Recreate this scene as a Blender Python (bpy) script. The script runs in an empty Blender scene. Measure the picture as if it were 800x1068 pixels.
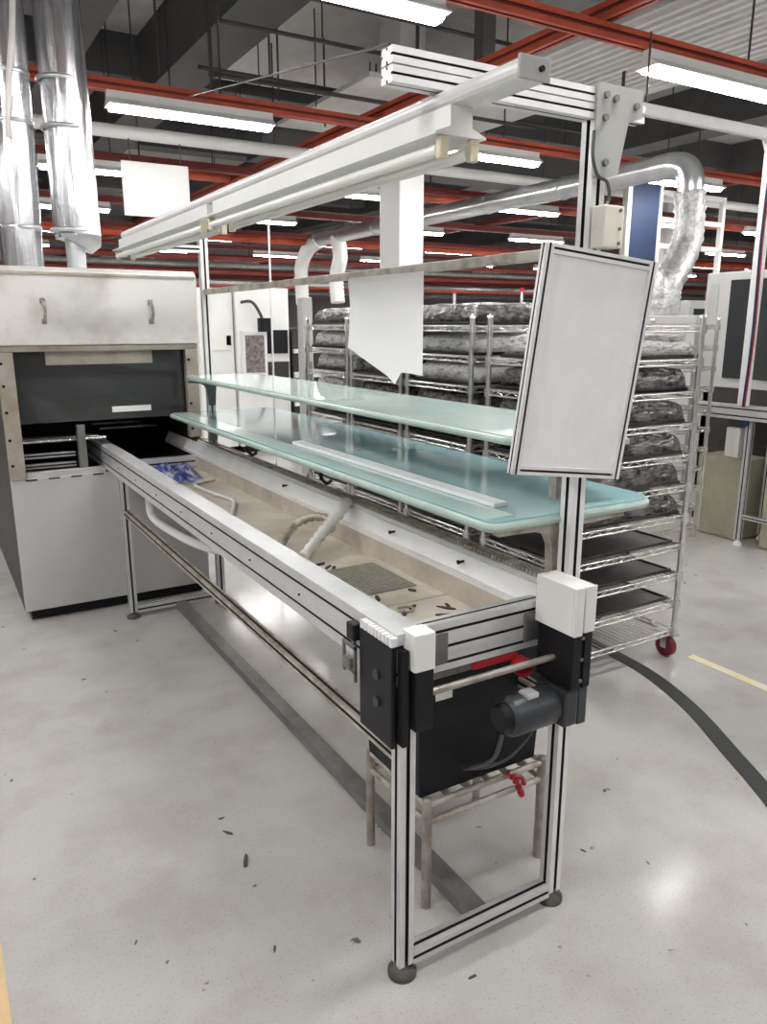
import bpy, bmesh, math, random
from mathutils import Vector, Matrix, noise
R = random.Random(7)
S = bpy.context.scene
COL = S.collection

# ------------------------------------------------------------------ materials
def _n(nt, kind, **kw):
    n = nt.nodes.new(kind)
    for k, v in kw.items():
        if k in n.inputs: n.inputs[k].default_value = v
        else: setattr(n, k, v)
    return n

def mat(name, col, rough=.5, metal=0., var=0., vscale=8., col2=None, bump=0., bscale=60., coat=0., spec=.5,
        rvar=0., thr=None, trans=0., stretch=(1, 1, 1)):
    m = bpy.data.materials.new(name); m.use_nodes = True
    nt = m.node_tree; b = nt.nodes['Principled BSDF']
    b.inputs['Base Color'].default_value = (*col, 1); b.inputs['Roughness'].default_value = rough
    b.inputs['Metallic'].default_value = metal; b.inputs['Specular IOR Level'].default_value = spec
    b.inputs['Coat Weight'].default_value = coat; b.inputs['Coat Roughness'].default_value = .06
    b.inputs['Transmission Weight'].default_value = trans
    if var or bump or col2 or rvar:
        tc = _n(nt, 'ShaderNodeTexCoord'); mp = _n(nt, 'ShaderNodeMapping'); mp.inputs['Scale'].default_value = stretch
        nt.links.new(tc.outputs['Object'], mp.inputs['Vector'])
        if var or col2 or rvar:
            nz = _n(nt, 'ShaderNodeTexNoise', Scale=vscale, Detail=6., Roughness=.6)
            nt.links.new(mp.outputs['Vector'], nz.inputs['Vector'])
            rp = _n(nt, 'ShaderNodeValToRGB')
            lo, hi = thr or (.3, .7)
            rp.color_ramp.elements[0].position = lo; rp.color_ramp.elements[1].position = hi
            c2 = col2 or tuple(max(0, c * (1 - var)) for c in col)
            rp.color_ramp.elements[0].color = (*c2, 1); rp.color_ramp.elements[1].color = (*col, 1)
            nt.links.new(nz.outputs['Fac'], rp.inputs['Fac']); nt.links.new(rp.outputs['Color'], b.inputs['Base Color'])
            if rvar:
                mr = _n(nt, 'ShaderNodeMapRange')
                mr.inputs['To Min'].default_value = max(.02, rough - rvar); mr.inputs['To Max'].default_value = rough + rvar
                nt.links.new(nz.outputs['Fac'], mr.inputs['Value']); nt.links.new(mr.outputs['Result'], b.inputs['Roughness'])
        if bump:
            n2 = _n(nt, 'ShaderNodeTexNoise', Scale=bscale, Detail=4.)
            nt.links.new(mp.outputs['Vector'], n2.inputs['Vector'])
            bp = _n(nt, 'ShaderNodeBump', Strength=bump, Distance=.02)
            nt.links.new(n2.outputs['Fac'], bp.inputs['Height']); nt.links.new(bp.outputs['Normal'], b.inputs['Normal'])
    return m

def emit(name, col, s):
    m = bpy.data.materials.new(name); m.use_nodes = True
    b = m.node_tree.nodes['Principled BSDF']
    b.inputs['Base Color'].default_value = (.9, .9, .9, 1)
    b.inputs['Emission Color'].default_value = (*col, 1); b.inputs['Emission Strength'].default_value = s
    return m

M = {}
M['alu'] = mat('anodised_aluminium', (.74, .74, .745), .34, .5, var=.14, vscale=14, rvar=.08)
M['alu_white'] = mat('pale_aluminium', (.85, .85, .85), .4, .15, var=.10, vscale=9)
M['alu_dirty'] = mat('stained_aluminium', (.58, .55, .50), .42, .45, col2=(.30, .25, .20), vscale=16, thr=(.32, .6))
M['alu_brown'] = mat('brownish_steel', (.46, .43, .40), .38, .6, col2=(.25, .22, .20), vscale=20)
M['steel_dark'] = mat('dark_steel', (.24, .235, .225), .45, .5, var=.4, vscale=12)
M['chrome'] = mat('chrome_wire', (.90, .89, .87), .22, .9, var=.2, vscale=30)
M['foil'] = mat('aluminium_foil', (.74, .75, .77), .24, .95, var=.45, vscale=9, bump=.30, bscale=16, stretch=(2, 2, .22))
M['foil_flex'] = mat('crinkled_flexible_foil', (.66, .66, .67), .36, .75, var=.45, vscale=26, bump=.5, bscale=40)
M['galv'] = mat('galvanised_duct', (.70, .72, .74), .28, .85, var=.2, vscale=5, bump=.08, bscale=9)
M['white'] = mat('white_paint', (.80, .80, .78), .4, 0, var=.06, vscale=4)
M['white_plastic'] = mat('white_plastic', (.78, .75, .66), .35)
M['cream'] = mat('yellowed_plastic', (.72, .66, .48), .4, var=.15, vscale=20)
M['machine'] = mat('grey_machine_paint', (.50, .497, .49), .42, 0, var=.10, vscale=2.5)
M['hood'] = mat('stained_hood_steel', (.74, .72, .70), .36, .3, col2=(.56, .52, .49), vscale=3.6, thr=(.30, .52))
M['frame_tan'] = mat('stained_steel_frame', (.50, .47, .42), .42, .45, col2=(.34, .29, .23), vscale=9)
M['black'] = mat('black_paint', (.008, .008, .010), .45, 0, spec=.25)
M['black_box'] = mat('black_plastic', (.008, .008, .012), .5, 0, var=.3, vscale=3, spec=.25)
M['black_mat'] = mat('black_conductive_plastic', (.018, .017, .017), .38, 0, col2=(.05, .045, .042), vscale=14, thr=(.35, .75))
M['bag'] = mat('dark_static_shield_film', (.24, .23, .23), .22, .6, col2=(.035, .032, .032), vscale=22, bump=.9, bscale=18, thr=(.35, .62), stretch=(1, 1, 2.5))
M['bag_pale'] = mat('pale_bubble_wrap', (.50, .49, .48), .35, .1, col2=(.14, .13, .13), vscale=24, bump=.9, bscale=18, thr=(.33, .5), stretch=(1, 1, 2.5))
M['dark_glass'] = mat('dark_tinted_glass', (.035, .037, .038), .09, 0, coat=.5)
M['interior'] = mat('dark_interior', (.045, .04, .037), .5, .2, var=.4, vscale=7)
M['motor'] = mat('dark_grey_motor', (.032, .036, .042), .4, .1)
M['rubber'] = mat('black_rubber', (.02, .02, .02), .6)
M['foot'] = mat('dirty_foot', (.10, .09, .08), .5, .2, var=.4, vscale=30)
M['red'] = mat('red_plastic', (.42, .018, .03), .4)
M['red_rail'] = mat('red_oxide_rail', (.56, .085, .035), .5, 0, col2=(.34, .045, .022), vscale=3.5)
M['red_dark'] = mat('dark_red_rail', (.24, .030, .022), .5, 0, var=.4, vscale=3)
M['tray'] = mat('tan_stained_tray', (.74, .68, .60), .45, 0, col2=(.50, .43, .34), vscale=5.5, thr=(.30, .62))
M['tray_wall'] = mat('tan_tray_wall', (.58, .52, .44), .5, 0, var=.35, vscale=7)
M['mesh_grey'] = mat('grey_mesh_sheet', (.42, .40, .33), .6, 0, var=.3, vscale=40)
M['debris'] = mat('dark_scraps', (.05, .045, .04), .6)
M['teal'] = mat('glossy_teal_shelf', (.33, .56, .57), .10, 0, col2=(.24, .47, .51), vscale=2.2, coat=.6, spec=.6, bump=.04, bscale=7, thr=(.35, .7))
M['mint'] = mat('pale_mint_shelf', (.60, .74, .70), .14, 0, col2=(.47, .65, .63), vscale=2.6, coat=.4, spec=.5, bump=.03, bscale=7)
M['mint_edge'] = mat('pale_green_edge', (.44, .56, .51), .3, 0, var=.2, vscale=9, trans=.05)
M['paper'] = mat('white_paper', (.93, .93, .935), .7, 0, var=.015, vscale=4)
M['board'] = mat('white_panel_sheet', (.88, .885, .89), .35, 0, col2=(.80, .82, .83), vscale=9, thr=(.3, .6))
M['hose'] = mat('white_hose', (.80, .78, .74), .45, 0, var=.12, vscale=20)
M['blue'] = mat('blue_bag', (.03, .05, .26), .35, 0, col2=(.45, .46, .52), vscale=26, thr=(.40, .52))
M['blue_panel'] = mat('blue_panel', (.004, .020, .07), .6, 0, var=.35, vscale=3)
M['yellow'] = mat('yellow_sticker', (.68, .60, .24), .5)
M['red_wheel'] = mat('dark_red_wheel', (.17, .010, .025), .35)
M['grey_panel'] = mat('grey_panel', (.42, .425, .41), .45, 0, var=.1, vscale=3)
M['box_card'] = mat('beige_carton', (.47, .45, .34), .65, 0, var=.2, vscale=5)
M['screen'] = mat('dull_screen', (.10, .115, .14), .25, 0, col2=(.30, .24, .20), vscale=24, thr=(.4, .6))
M['ceil'] = mat('ceiling_concrete', (.52, .52, .52), .8, 0, var=.35, vscale=1.4)
M['ceil_pale'] = mat('pale_deck', (.78, .77, .75), .55, .1, var=.2, vscale=3)
M['beam'] = mat('dark_beam', (.10, .10, .10), .6, 0, var=.3, vscale=2)
M['rod'] = mat('dark_hanger_rod', (.055, .052, .05), .6)
M['wall'] = mat('grey_wall', (.34, .31, .30), .8, 0, var=.3, vscale=.8)
M['pillar'] = mat('white_pillar', (.70, .70, .70), .6, 0, var=.05, vscale=2)
M['lamp'] = emit('lit_tube', (1., .985, .965), 78.)
M['tube_off'] = mat('unlit_tube_glass', (.86, .86, .82), .2, 0, spec=.6)
M['tape_black'] = mat('black_floor_tape', (.022, .024, .026), .45, 0, var=.3, vscale=20)
M['tape_yellow'] = mat('worn_yellow_line', (.70, .62, .36), .5, 0, col2=(.70, .68, .58), vscale=10, thr=(.35, .55))
M['tape_tan'] = mat('worn_tan_line', (.66, .47, .24), .5, 0, var=.2, vscale=8)
M['cable'] = mat('grey_cable', (.07, .07, .075), .5)

def floor_mat():
    m = bpy.data.materials.new('speckled_epoxy_floor'); m.use_nodes = True
    nt = m.node_tree; L = nt.links.new; b = nt.nodes['Principled BSDF']
    tc = _n(nt, 'ShaderNodeTexCoord')
    def nz(scale, detail, lo, hi, c0, c1, rough=.55):
        n = _n(nt, 'ShaderNodeTexNoise', Scale=scale, Detail=detail, Roughness=rough); L(tc.outputs['Object'], n.inputs['Vector'])
        r = _n(nt, 'ShaderNodeValToRGB'); r.color_ramp.elements[0].position = lo; r.color_ramp.elements[1].position = hi
        r.color_ramp.elements[0].color = (*c0, 1); r.color_ramp.elements[1].color = (*c1, 1)
        L(n.outputs['Fac'], r.inputs['Fac']); return n, r
    def mul(a, c):
        x = _n(nt, 'ShaderNodeMix'); x.data_type = 'RGBA'; x.blend_type = 'MULTIPLY'; x.inputs[0].default_value = 1.
        L(a, x.inputs[6]); L(c, x.inputs[7]); return x.outputs[2]
    n1, r1 = nz(1.1, 4, .34, .66, (.425, .413, .40), (.485, .474, .463))
    n2, r2 = nz(3.4, 7, .36, .56, (.88, .86, .845), (1, 1, 1))
    n3, r3 = nz(150, 2, .33, .40, (.80, .785, .76), (1, 1, 1))      # fine speckle
    n4, r4 = nz(16, 3, .265, .30, (.30, .28, .25), (1, 1, 1))     # scattered dark scuffs
    o = mul(mul(mul(r1.outputs[0], r2.outputs[0]), r3.outputs[0]), r4.outputs[0])
    L(o, b.inputs['Base Color'])
    mr = _n(nt, 'ShaderNodeMapRange'); mr.inputs['To Min'].default_value = .07; mr.inputs['To Max'].default_value = .21
    L(n1.outputs['Fac'], mr.inputs['Value']); L(mr.outputs['Result'], b.inputs['Roughness'])
    b.inputs['Specular IOR Level'].default_value = .45
    bp = _n(nt, 'ShaderNodeBump', Strength=.025, Distance=.01); n5 = _n(nt, 'ShaderNodeTexNoise', Scale=22., Detail=3.)
    L(tc.outputs['Object'], n5.inputs['Vector']); L(n5.outputs['Fac'], bp.inputs['Height']); L(bp.outputs['Normal'], b.inputs['Normal'])
    return m
M['floor'] = floor_mat()
M['red_slot'] = mat('red_slot_shade', (.16, .02, .012), .6)  # shade within the red rail slots, put into the colour
M['paper_thin'] = mat('thin_white_paper', (.92, .92, .925), .7)
_nt = M['paper_thin'].node_tree; _tl = _n(_nt, 'ShaderNodeBsdfTranslucent'); _tl.inputs['Color'].default_value = (.93, .93, .94, 1)
_mx = _n(_nt, 'ShaderNodeMixShader'); _mx.inputs[0].default_value = .45
_nt.links.new(_nt.nodes['Principled BSDF'].outputs[0], _mx.inputs[1]); _nt.links.new(_tl.outputs[0], _mx.inputs[2])
_nt.links.new(_mx.outputs[0], _nt.nodes['Material Output'].inputs['Surface'])
M['slot'] = mat('black_slot_shade', (.02, .02, .02), .6, 0, var=.3, vscale=30)  # dark colour standing in for the shade deep in profile slots

# ------------------------------------------------------------------ mesh builder
class MB:
    def __init__(s): s.v = []; s.f = []; s.sm = []; s.dark = set()
    def add(s, vs, fs, smooth=False):
        o = len(s.v); s.v += [tuple(v) for v in vs]
        for f in fs: s.f.append([i + o for i in f]); s.sm.append(smooth)
        return s
    def box(s, x0, y0, z0, x1, y1, z1):
        if x0 > x1: x0, x1 = x1, x0
        if y0 > y1: y0, y1 = y1, y0
        if z0 > z1: z0, z1 = z1, z0
        vs = [(x0,y0,z0),(x1,y0,z0),(x1,y1,z0),(x0,y1,z0),(x0,y0,z1),(x1,y0,z1),(x1,y1,z1),(x0,y1,z1)]
        return s.add(vs, [(3,2,1,0),(4,5,6,7),(0,1,5,4),(1,2,6,5),(2,3,7,6),(3,0,4,7)])
    def bbox(s, x0, y0, z0, x1, y1, z1, b=.004):
        """a box with bevelled edges"""
        bm = bmesh.new(); bmesh.ops.create_cube(bm, size=1.)
        for v in bm.verts:
            v.co = Vector(((x0+x1)/2 + v.co.x*abs(x1-x0), (y0+y1)/2 + v.co.y*abs(y1-y0), (z0+z1)/2 + v.co.z*abs(z1-z0)))
        bmesh.ops.bevel(bm, geom=bm.edges[:], offset=b, segments=2, affect='EDGES', profile=.6)
        bm.verts.index_update()
        s.add([v.co[:] for v in bm.verts], [[v.index for v in f.verts] for f in bm.faces]); bm.free(); return s
    def tube(s, pts, r, seg=10, caps=True, rf=None, closed=False):
        """round tube along a polyline; rf(i, a) scales the radius"""
        P = [Vector(p) for p in pts]; n = len(P); rings = []
        t0 = (P[1] - P[0]).normalized(); up = Vector((0,0,1)) if abs(t0.z) < .9 else Vector((1,0,0))
        u = t0.cross(up).normalized()
        for i, p in enumerate(P):
            if closed: t = (P[(i+1) % n] - P[i-1]).normalized()
            else: t = (P[min(i+1, n-1)] - P[max(i-1, 0)]).normalized()
            u = (u - t * u.dot(t)).normalized(); w = t.cross(u)
            rr = r[i] if isinstance(r, (list, tuple)) else r
            rings.append([p + (u*math.cos(2*math.pi*k/seg) + w*math.sin(2*math.pi*k/seg)) * rr * (rf(i, k) if rf else 1) for k in range(seg)])
        vs = [v for rg in rings for v in rg]; fs = []
        for i in range(n if closed else n-1):
            j = (i+1) % n
            for k in range(seg):
                fs.append((i*seg+k, i*seg+(k+1) % seg, j*seg+(k+1) % seg, j*seg+k))
        s.add(vs, fs, True)
        if caps and not closed:
            s.add(rings[0], [list(range(seg))[::-1]]); s.add(rings[-1], [list(range(seg))])
        return s
    def cyl(s, p0, p1, r, seg=14): return s.tube([p0, p1], r, seg)
    def prism(s, poly, axis, a0, a1):
        """extrude a 2-D polygon along axis; poly coordinates fill the other two axes in order"""
        def pt(a, u, v): return {'x': (a,u,v), 'y': (u,a,v), 'z': (u,v,a)}[axis]
        n = len(poly); vs = [pt(a0,*p) for p in poly] + [pt(a1,*p) for p in poly]
        fs = [list(range(n))[::-1], list(range(n, 2*n))] + [(i, (i+1) % n, n+(i+1) % n, n+i) for i in range(n)]
        if axis == 'y': fs = [f[::-1] for f in fs]
        return s.add(vs, fs)
    def ext(s, axis, a0, a1, u0, u1, v0, v1, nu=1, nv=1, sl=.009, dp=.010):
        """slotted aluminium profile"""
        def side(p, q, n, inw):
            out = []; d = Vector((q[0]-p[0], q[1]-p[1])); Ln = d.length; d /= Ln; iw = Vector(inw)
            out.append(Vector(p))
            for i in range(n):
                c = Ln * (i + .5) / n
                uw = max(sl/2, min(sl*.7, Ln/n/2 - dp - .001))
                if dp < .009: sh = ((c-sl/2, 0), (c-sl/2, 1), (c+sl/2, 1), (c+sl/2, 0))
                else: sh = ((c-sl/2, 0), (c-sl/2, .35), (c-uw, .35), (c-uw, 1), (c+uw, 1), (c+uw, .35), (c+sl/2, .35), (c+sl/2, 0))
                for t, k in sh: out.append(Vector(p) + d*t + iw*dp*k)
            return out
        poly = side((u0,v0),(u1,v0),nu,(0,1)) + side((u1,v0),(u1,v1),nv,(-1,0)) + side((u1,v1),(u0,v1),nu,(0,-1)) + side((u0,v1),(u0,v0),nv,(1,0))
        n0 = len(s.f); s.prism([tuple(p) for p in poly], axis, a0, a1)
        N = len(poly); i = 0                       # walls inside each slot get the recess's shade as a painted dark colour
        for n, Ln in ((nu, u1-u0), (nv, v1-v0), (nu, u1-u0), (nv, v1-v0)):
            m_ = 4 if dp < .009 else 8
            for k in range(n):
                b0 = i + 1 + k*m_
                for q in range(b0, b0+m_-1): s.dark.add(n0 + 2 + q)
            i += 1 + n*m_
        return s
    def build(s, name, m, parent=None, origin=None, bevel=0., fix=True):
        me = bpy.data.meshes.new(name)
        if parent is not None:
            o0 = Vector((0,0,0)); q = parent
            while q is not None: o0 += Vector(q.location); q = q.parent
        elif origin is not None: o0 = Vector(origin)
        else:
            xs = [v[0] for v in s.v]; ys = [v[1] for v in s.v]; zs = [v[2] for v in s.v]
            o0 = Vector(((min(xs)+max(xs))/2, (min(ys)+max(ys))/2, min(zs)))
        me.from_pydata([tuple(Vector(v) - o0) for v in s.v], [], s.f)
        me.polygons.foreach_set('use_smooth', s.sm)
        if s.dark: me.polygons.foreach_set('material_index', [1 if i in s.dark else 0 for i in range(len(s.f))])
        if fix:
            bm = bmesh.new(); bm.from_mesh(me); bmesh.ops.recalc_face_normals(bm, faces=bm.faces[:]); bm.to_mesh(me); bm.free()
        me.materials.append(M[m] if isinstance(m, str) else m)
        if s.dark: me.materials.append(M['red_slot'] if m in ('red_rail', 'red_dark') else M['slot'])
        ob = bpy.data.objects.new(name, me); COL.objects.link(ob)
        if parent is None: ob.location = o0
        else: ob.parent = parent
        if bevel:
            md = ob.modifiers.new('bevel', 'BEVEL'); md.width = bevel; md.segments = 2; md.limit_method = 'ANGLE'
        return ob

def tag(o, label, cat, group=None, kind=None):
    o['label'] = label; o['category'] = cat
    if group: o['group'] = group
    if kind: o['kind'] = kind
    return o
def thing(name, label, cat, loc, group=None):
    o = bpy.data.objects.new(name, None); o.empty_display_size = .1; COL.objects.link(o); o.location = loc
    return tag(o, label, cat, group)
def struct(o): o['kind'] = 'structure'; return o
def copy_tree(o, parent=None, kids=None):
    c = o.copy(); COL.objects.link(c); c.parent = parent
    for ch in [k for k in bpy.data.objects if k.parent == o]: copy_tree(ch, c)
    return c
def smooth_path(pts, n=8):
    P = [Vector(p) for p in pts]; out = []
    for i in range(len(P)-1):
        p0 = P[max(i-1,0)]; p1 = P[i]; p2 = P[i+1]; p3 = P[min(i+2, len(P)-1)]
        for k in range(n):
            t = k/n
            out.append(.5*((2*p1) + (p2-p0)*t + (2*p0-5*p1+4*p2-p3)*t*t + (3*p1-p0-3*p2+p3)*t**3))
    return out + [P[-1]]

# ------------------------------------------------------------------ camera
F = 800.; PIT = math.atan(196/F); YAW = math.atan(491/math.hypot(F, 196)); H = 1.55
fw = Vector((math.sin(YAW)*math.cos(PIT), math.cos(YAW)*math.cos(PIT), -math.sin(PIT)))
rt = Vector((math.cos(YAW), -math.sin(YAW), 0)); up = rt.cross(fw)
cd = bpy.data.cameras.new('camera'); cam = bpy.data.objects.new('camera', cd); COL.objects.link(cam)
cd.sensor_fit = 'VERTICAL'; cd.sensor_height = 24; cd.lens = F/1068*24; cd.clip_start = .02; cd.clip_end = 200
mw = Matrix((rt, up, -fw)).transposed().to_4x4(); mw.translation = (0, 0, H); cam.matrix_world = mw
S.camera = cam

# ------------------------------------------------------------------ setting
struct(MB().box(-7, -5, -.1, 26, 26, 0).build('floor', 'floor', origin=(0,0,0)))
struct(MB().box(-7, -5, 4.8, 26, 26, 4.95).build('ceiling', 'ceil'))
struct(MB().box(-7, 26, 0, 26, 26.2, 4.8).build('wall_back', 'wall'))
struct(MB().box(-7, -5.2, 0, 26, -5, 4.8).build('wall_front', 'wall'))
struct(MB().box(-7.2, -5, 0, -7, 26, 4.8).build('wall_left', 'wall'))
struct(MB().box(26, -5, 0, 26.2, 26, 4.8).build('wall_right', 'wall'))
n = 0
for x0, x1, z in ((1.55, 1.86, 4.25), (2.64, 3.16, 4.15), (-1.6, -1.1, 4.2), (6.3, 6.8, 4.2), (9.9, 10.4, 4.2), (13.5, 14, 4.2), (17.2, 17.7, 4.2)):
    n += 1; struct(MB().box(x0, -2, z, x1, 26, 4.8).build('trim_%d' % n, 'beam'))
for y0, y1, z in ((10.0, 10.4, 4.35), (13.5, 13.9, 4.35), (17.5, 17.9, 4.35), (3.0, 3.3, 4.45)):
    n += 1; struct(MB().box(-7, y0, z, 26, y1, 4.8).build('trim_%d' % n, 'beam'))
# pale corrugated deck between the beams
def deck(x0, x1, y0, y1, z, step=.11):
    b = MB(); pts = []; x = x0; k = 0
    while x < x1:
        pts += [(x, z if k % 2 else z + .035), (min(x + step*.42, x1), z if k % 2 else z + .035)]; x += step*.5; k += 1
    b.prism(pts + [(x1, z+.09), (x0, z+.09)], 'y', y0, y1); return b
n += 1; struct(deck(4.75, 6.25, 3.3, 6.4, 3.66).build('trim_%d' % n, 'ceil_pale'))
n += 1; struct(MB().box(3.2, 5.6, 4.45, 6.2, 9.9, 4.5).build('trim_%d' % n, 'ceil_pale'))
n += 1; struct(MB().box(3.7, 6.45, 3.66, 5.8, 8.5, 3.70).build('trim_%d' % n, 'ceil_pale'))
# pillars
struct(MB().bbox(4.36, 7.0, 0, 4.66, 7.40, 4.8, .02).build('trim_90', 'pillar'))
struct(MB().bbox(12.4, 10.4, 0, 12.9, 10.9, 4.8, .02).build('trim_91', 'pillar'))

# floor marks
def strip(name, pts, w, m, z=.0015):
    P = smooth_path([(x, y, 0) for x, y in pts], 10); b = MB(); vs = []; fs = []
    for i, p in enumerate(P):
        t = (P[min(i+1, len(P)-1)] - P[max(i-1, 0)]).normalized(); nrm = Vector((-t.y, t.x, 0))
        for s_, zz in ((-1, 0), (1, 0), (1, z), (-1, z)): q = p + nrm*s_*w/2; vs.append((q.x, q.y, zz + .0002))
    for i in range(len(P)-1):
        for a, c in ((0,1),(1,2),(2,3),(3,0)): fs.append((i*4+a, i*4+c, i*4+4+c, i*4+4+a))
    fs += [(3,2,1,0), tuple(len(vs)-4+k for k in range(4))]
    return b.add(vs, fs).build(name, m)
tag(strip('floor_tape', [(2.74, 2.75), (2.72, 2.39), (2.685, 2.127), (2.58, 1.832), (2.425, 1.542), (2.26, 1.25), (2.05, .95)], .074, 'tape_black'),
    'black curved line of tape on the pale floor beside the nearest rack', 'floor tape')
tag(strip('floor_line', [(3.02, -1.5), (3.02, 0), (3.02, 1.2), (3.015, 2.18)], .05, 'tape_yellow'),
    'faded yellow line on the floor leading away from the red rack wheel', 'floor line')
tag(strip('floor_line', [(-.045, -.5), (-.045, .5), (-.045, 1.3), (-.045, 2.05)], .09, 'tape_tan'),
    'tan painted line running up the bottom left edge of the floor', 'floor line')

# ------------------------------------------------------------------ conveyor
cv = thing('conveyor', 'long aluminium board conveyor with overhead frame running into the grey machine', 'conveyor', (1.08, 1.32, 0))
def part(b, name, m, parent=cv, **k): return b.build(name, m, parent, **k)
def leg(x, y, z1, m='alu'):
    l = part(MB().ext('z', .035, z1, x-.02, x+.02, y-.02, y+.02, sl=.010, dp=.012), 'leg', m)
    f = MB().tube([(x, y, 0), (x, y, .012), (x, y, .02), (x, y, .034)], [.036, .036, .02, .009], 18); part(f, 'foot', 'foot', l)
    return l
leg(.84, 1.32, .82); leg(.84, 4.06, .80)
leg(1.325, 1.325, 2.035, 'alu_white'); leg(1.33, 4.05, 2.0, 'alu_white')
for y in (1.32, 4.06):
    part(MB().ext('x', .862, 1.303, y-.018, y+.018, .028, .066), 'end_bar', 'alu')
part(MB().box(1.07, 1.34, .012, 1.125, 4.04, .05), 'floor_rail', 'steel_dark')
part(MB().ext('y', 1.34, 4.04, .825, .855, .575, .605), 'side_brace', 'alu_dirty')
part(MB().ext('y', 1.36, 4.02, 1.315, 1.345, .575, .605), 'side_brace', 'alu_dirty')
# rails
lr = part(MB().ext('y', 1.285, 4.80, .80, .862, .79, .91, 0, 2, sl=.007, dp=.016), 'side_rail', 'alu')
part(MB().box(.862, 1.30, .886, .878, 4.7, .903), 'chain_guide', 'alu', lr)
b = MB()
for i in range(80): b.cyl((.80, 1.42+.04*i, .848), (.796, 1.42+.04*i, .848), .003, 6) if i % 9 == 0 else None
part(b, 'screw', 'black', lr)
rr = part(MB().ext('y', 1.345, 4.24, 1.30, 1.352, .79, .915, 0, 2, sl=.008, dp=.013), 'side_rail', 'alu_white')
part(MB().prism([(1.262, .838), (1.30, .838), (1.30, .902), (1.29, .902), (1.268, .856), (1.262, .856)], 'y', 1.30, 4.78), 'chain_guide', 'alu_white', rr)
b = MB()
for i in range(181):
    y = 1.34 + .016*i
    b.box(1.305, y, .9155, 1.321, y+.010, .9255); b.box(1.330, y+.005, .9155, 1.346, y+.0145, .9255)
part(b, 'chain', 'alu_dirty', rr)
b = MB()
for y in (1.70, 2.08, 2.95): b.cyl((1.285, y, .885), (1.266, y, .885), .004, 8); b.cyl((1.266, y, .885), (1.262, y, .885), .007, 8)
part(b, 'pin', 'black', rr)
# tray
b = MB().box(.872, 1.41, .765, 1.262, 4.2, .772)
tr = part(b, 'drip_tray', 'tray')
for x0, x1 in ((.864, .872), (1.262, 1.270)): part(MB().box(x0, 1.41, .745, x1, 4.2, .838 if x0 > 1 else .79), 'tray_wall', 'tray_wall', tr)
part(MB().box(.90, 1.75, .772, 1.262, 1.752, .774), 'tray_seam', 'tray_wall', tr)
# cross beam at the near end
cb = part(MB().ext('x', .868, 1.262, 1.345, 1.385, .765, .885, 1, 3, sl=.007, dp=.013), 'cross_beam', 'alu')
for x in (.947, 1.228): part(MB().bbox(x-.025, 1.338, .785, x+.025, 1.3445, .86, .002), 'corner_bracket', 'steel_dark', cb)
# far cross beam inside the machine mouth
part(MB().ext('x', .868, 1.262, 4.16, 4.20, .78, .84, 1, 1), 'cross_beam', 'alu')
# black end plates, caps
ep = part(MB().bbox(.785, 1.283, .645, .798, 1.425, .885, .003), 'end_plate', 'black')
for z in (.80, .735): part(MB().cyl((.785, 1.345, z), (.780, 1.345, z), .012, 14), 'bolt', 'motor', ep)
b = MB()
for i in range(9): b.box(.784, 1.283+.0155*i, .8855, .80, 1.294+.0155*i, .905)
part(b, 'rib', 'alu_white', ep)
part(MB().bbox(.800, 1.262, .655, .816, 1.285, .88, .002), 'end_plate', 'black')
part(MB().bbox(.826, 1.25, .69, .872, 1.297, .835, .003), 'bearing_block', 'black')
part(MB().bbox(.820, 1.246, .832, .873, 1.300, .918, .004), 'end_cap', 'white')
gc = part(MB().bbox(1.238, 1.207, .70, 1.262, 1.33, .85, .004), 'gear_cover', 'black')
part(MB().bbox(1.2645, 1.211, .70, 1.272, 1.30, .85, .002), 'gear_cover', 'black')
part(MB().bbox(1.2745, 1.207, .70, 1.299, 1.30, .85, .003), 'gear_cover', 'black')
for x, z in ((1.2685, .83), (1.2685, .72), (1.2685, .775)): part(MB().cyl((x, 1.211, z), (x, 1.206, z), .0045, 8), 'screw', 'steel_dark', gc)
part(MB().prism([(1.235, .838), (1.235, .958), (1.299, .958), (1.299, .95), (1.243, .95), (1.243, .838)], 'y', 1.212, 1.34), 'end_cap', 'white', bevel=.002)
part(MB().box(1.235, 1.204, .838, 1.2625, 1.2115, .958).box(1.267, 1.204, .843, 1.302, 1.2115, .958), 'end_cap', 'white', bevel=.002)
part(MB().bbox(1.225, 1.21, .605, 1.268, 1.315, .698, .006), 'gearbox', 'motor')
part(MB().bbox(1.2705, 1.212, .60, 1.30, 1.30, .698, .005), 'gearbox', 'motor')
b = MB().tube([(1.085, 1.262, .65), (1.091, 1.262, .65), (1.096, 1.262, .65), (1.215, 1.262, .65), (1.225, 1.262, .65)], [.040, .047, .049, .049, .045], 22)
mo = part(b, 'motor', 'motor')
part(MB().tube([(1.066, 1.262, .65), (1.0845, 1.262, .65)], [.030, .037], 18), 'fan_cover', 'black', mo)
part(MB().bbox(1.13, 1.235, .692, 1.165, 1.27, .706, .004), 'terminal_box', 'alu', mo)
part(MB().cyl((.874, 1.272, .765), (1.238, 1.272, .765), .0085, 12), 'shaft', 'alu_brown')
b = MB().bbox(.90, 1.365, .735, 1.20, 1.385, .757, .003); part(b, 'lower_bar', 'steel_dark')
part(MB().bbox(1.06, 1.355, .738, 1.20, 1.364, .756, .002).cyl((1.20, 1.325, .722), (1.20, 1.355, .722), .025, 14), 'red_guard', 'red')
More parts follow.
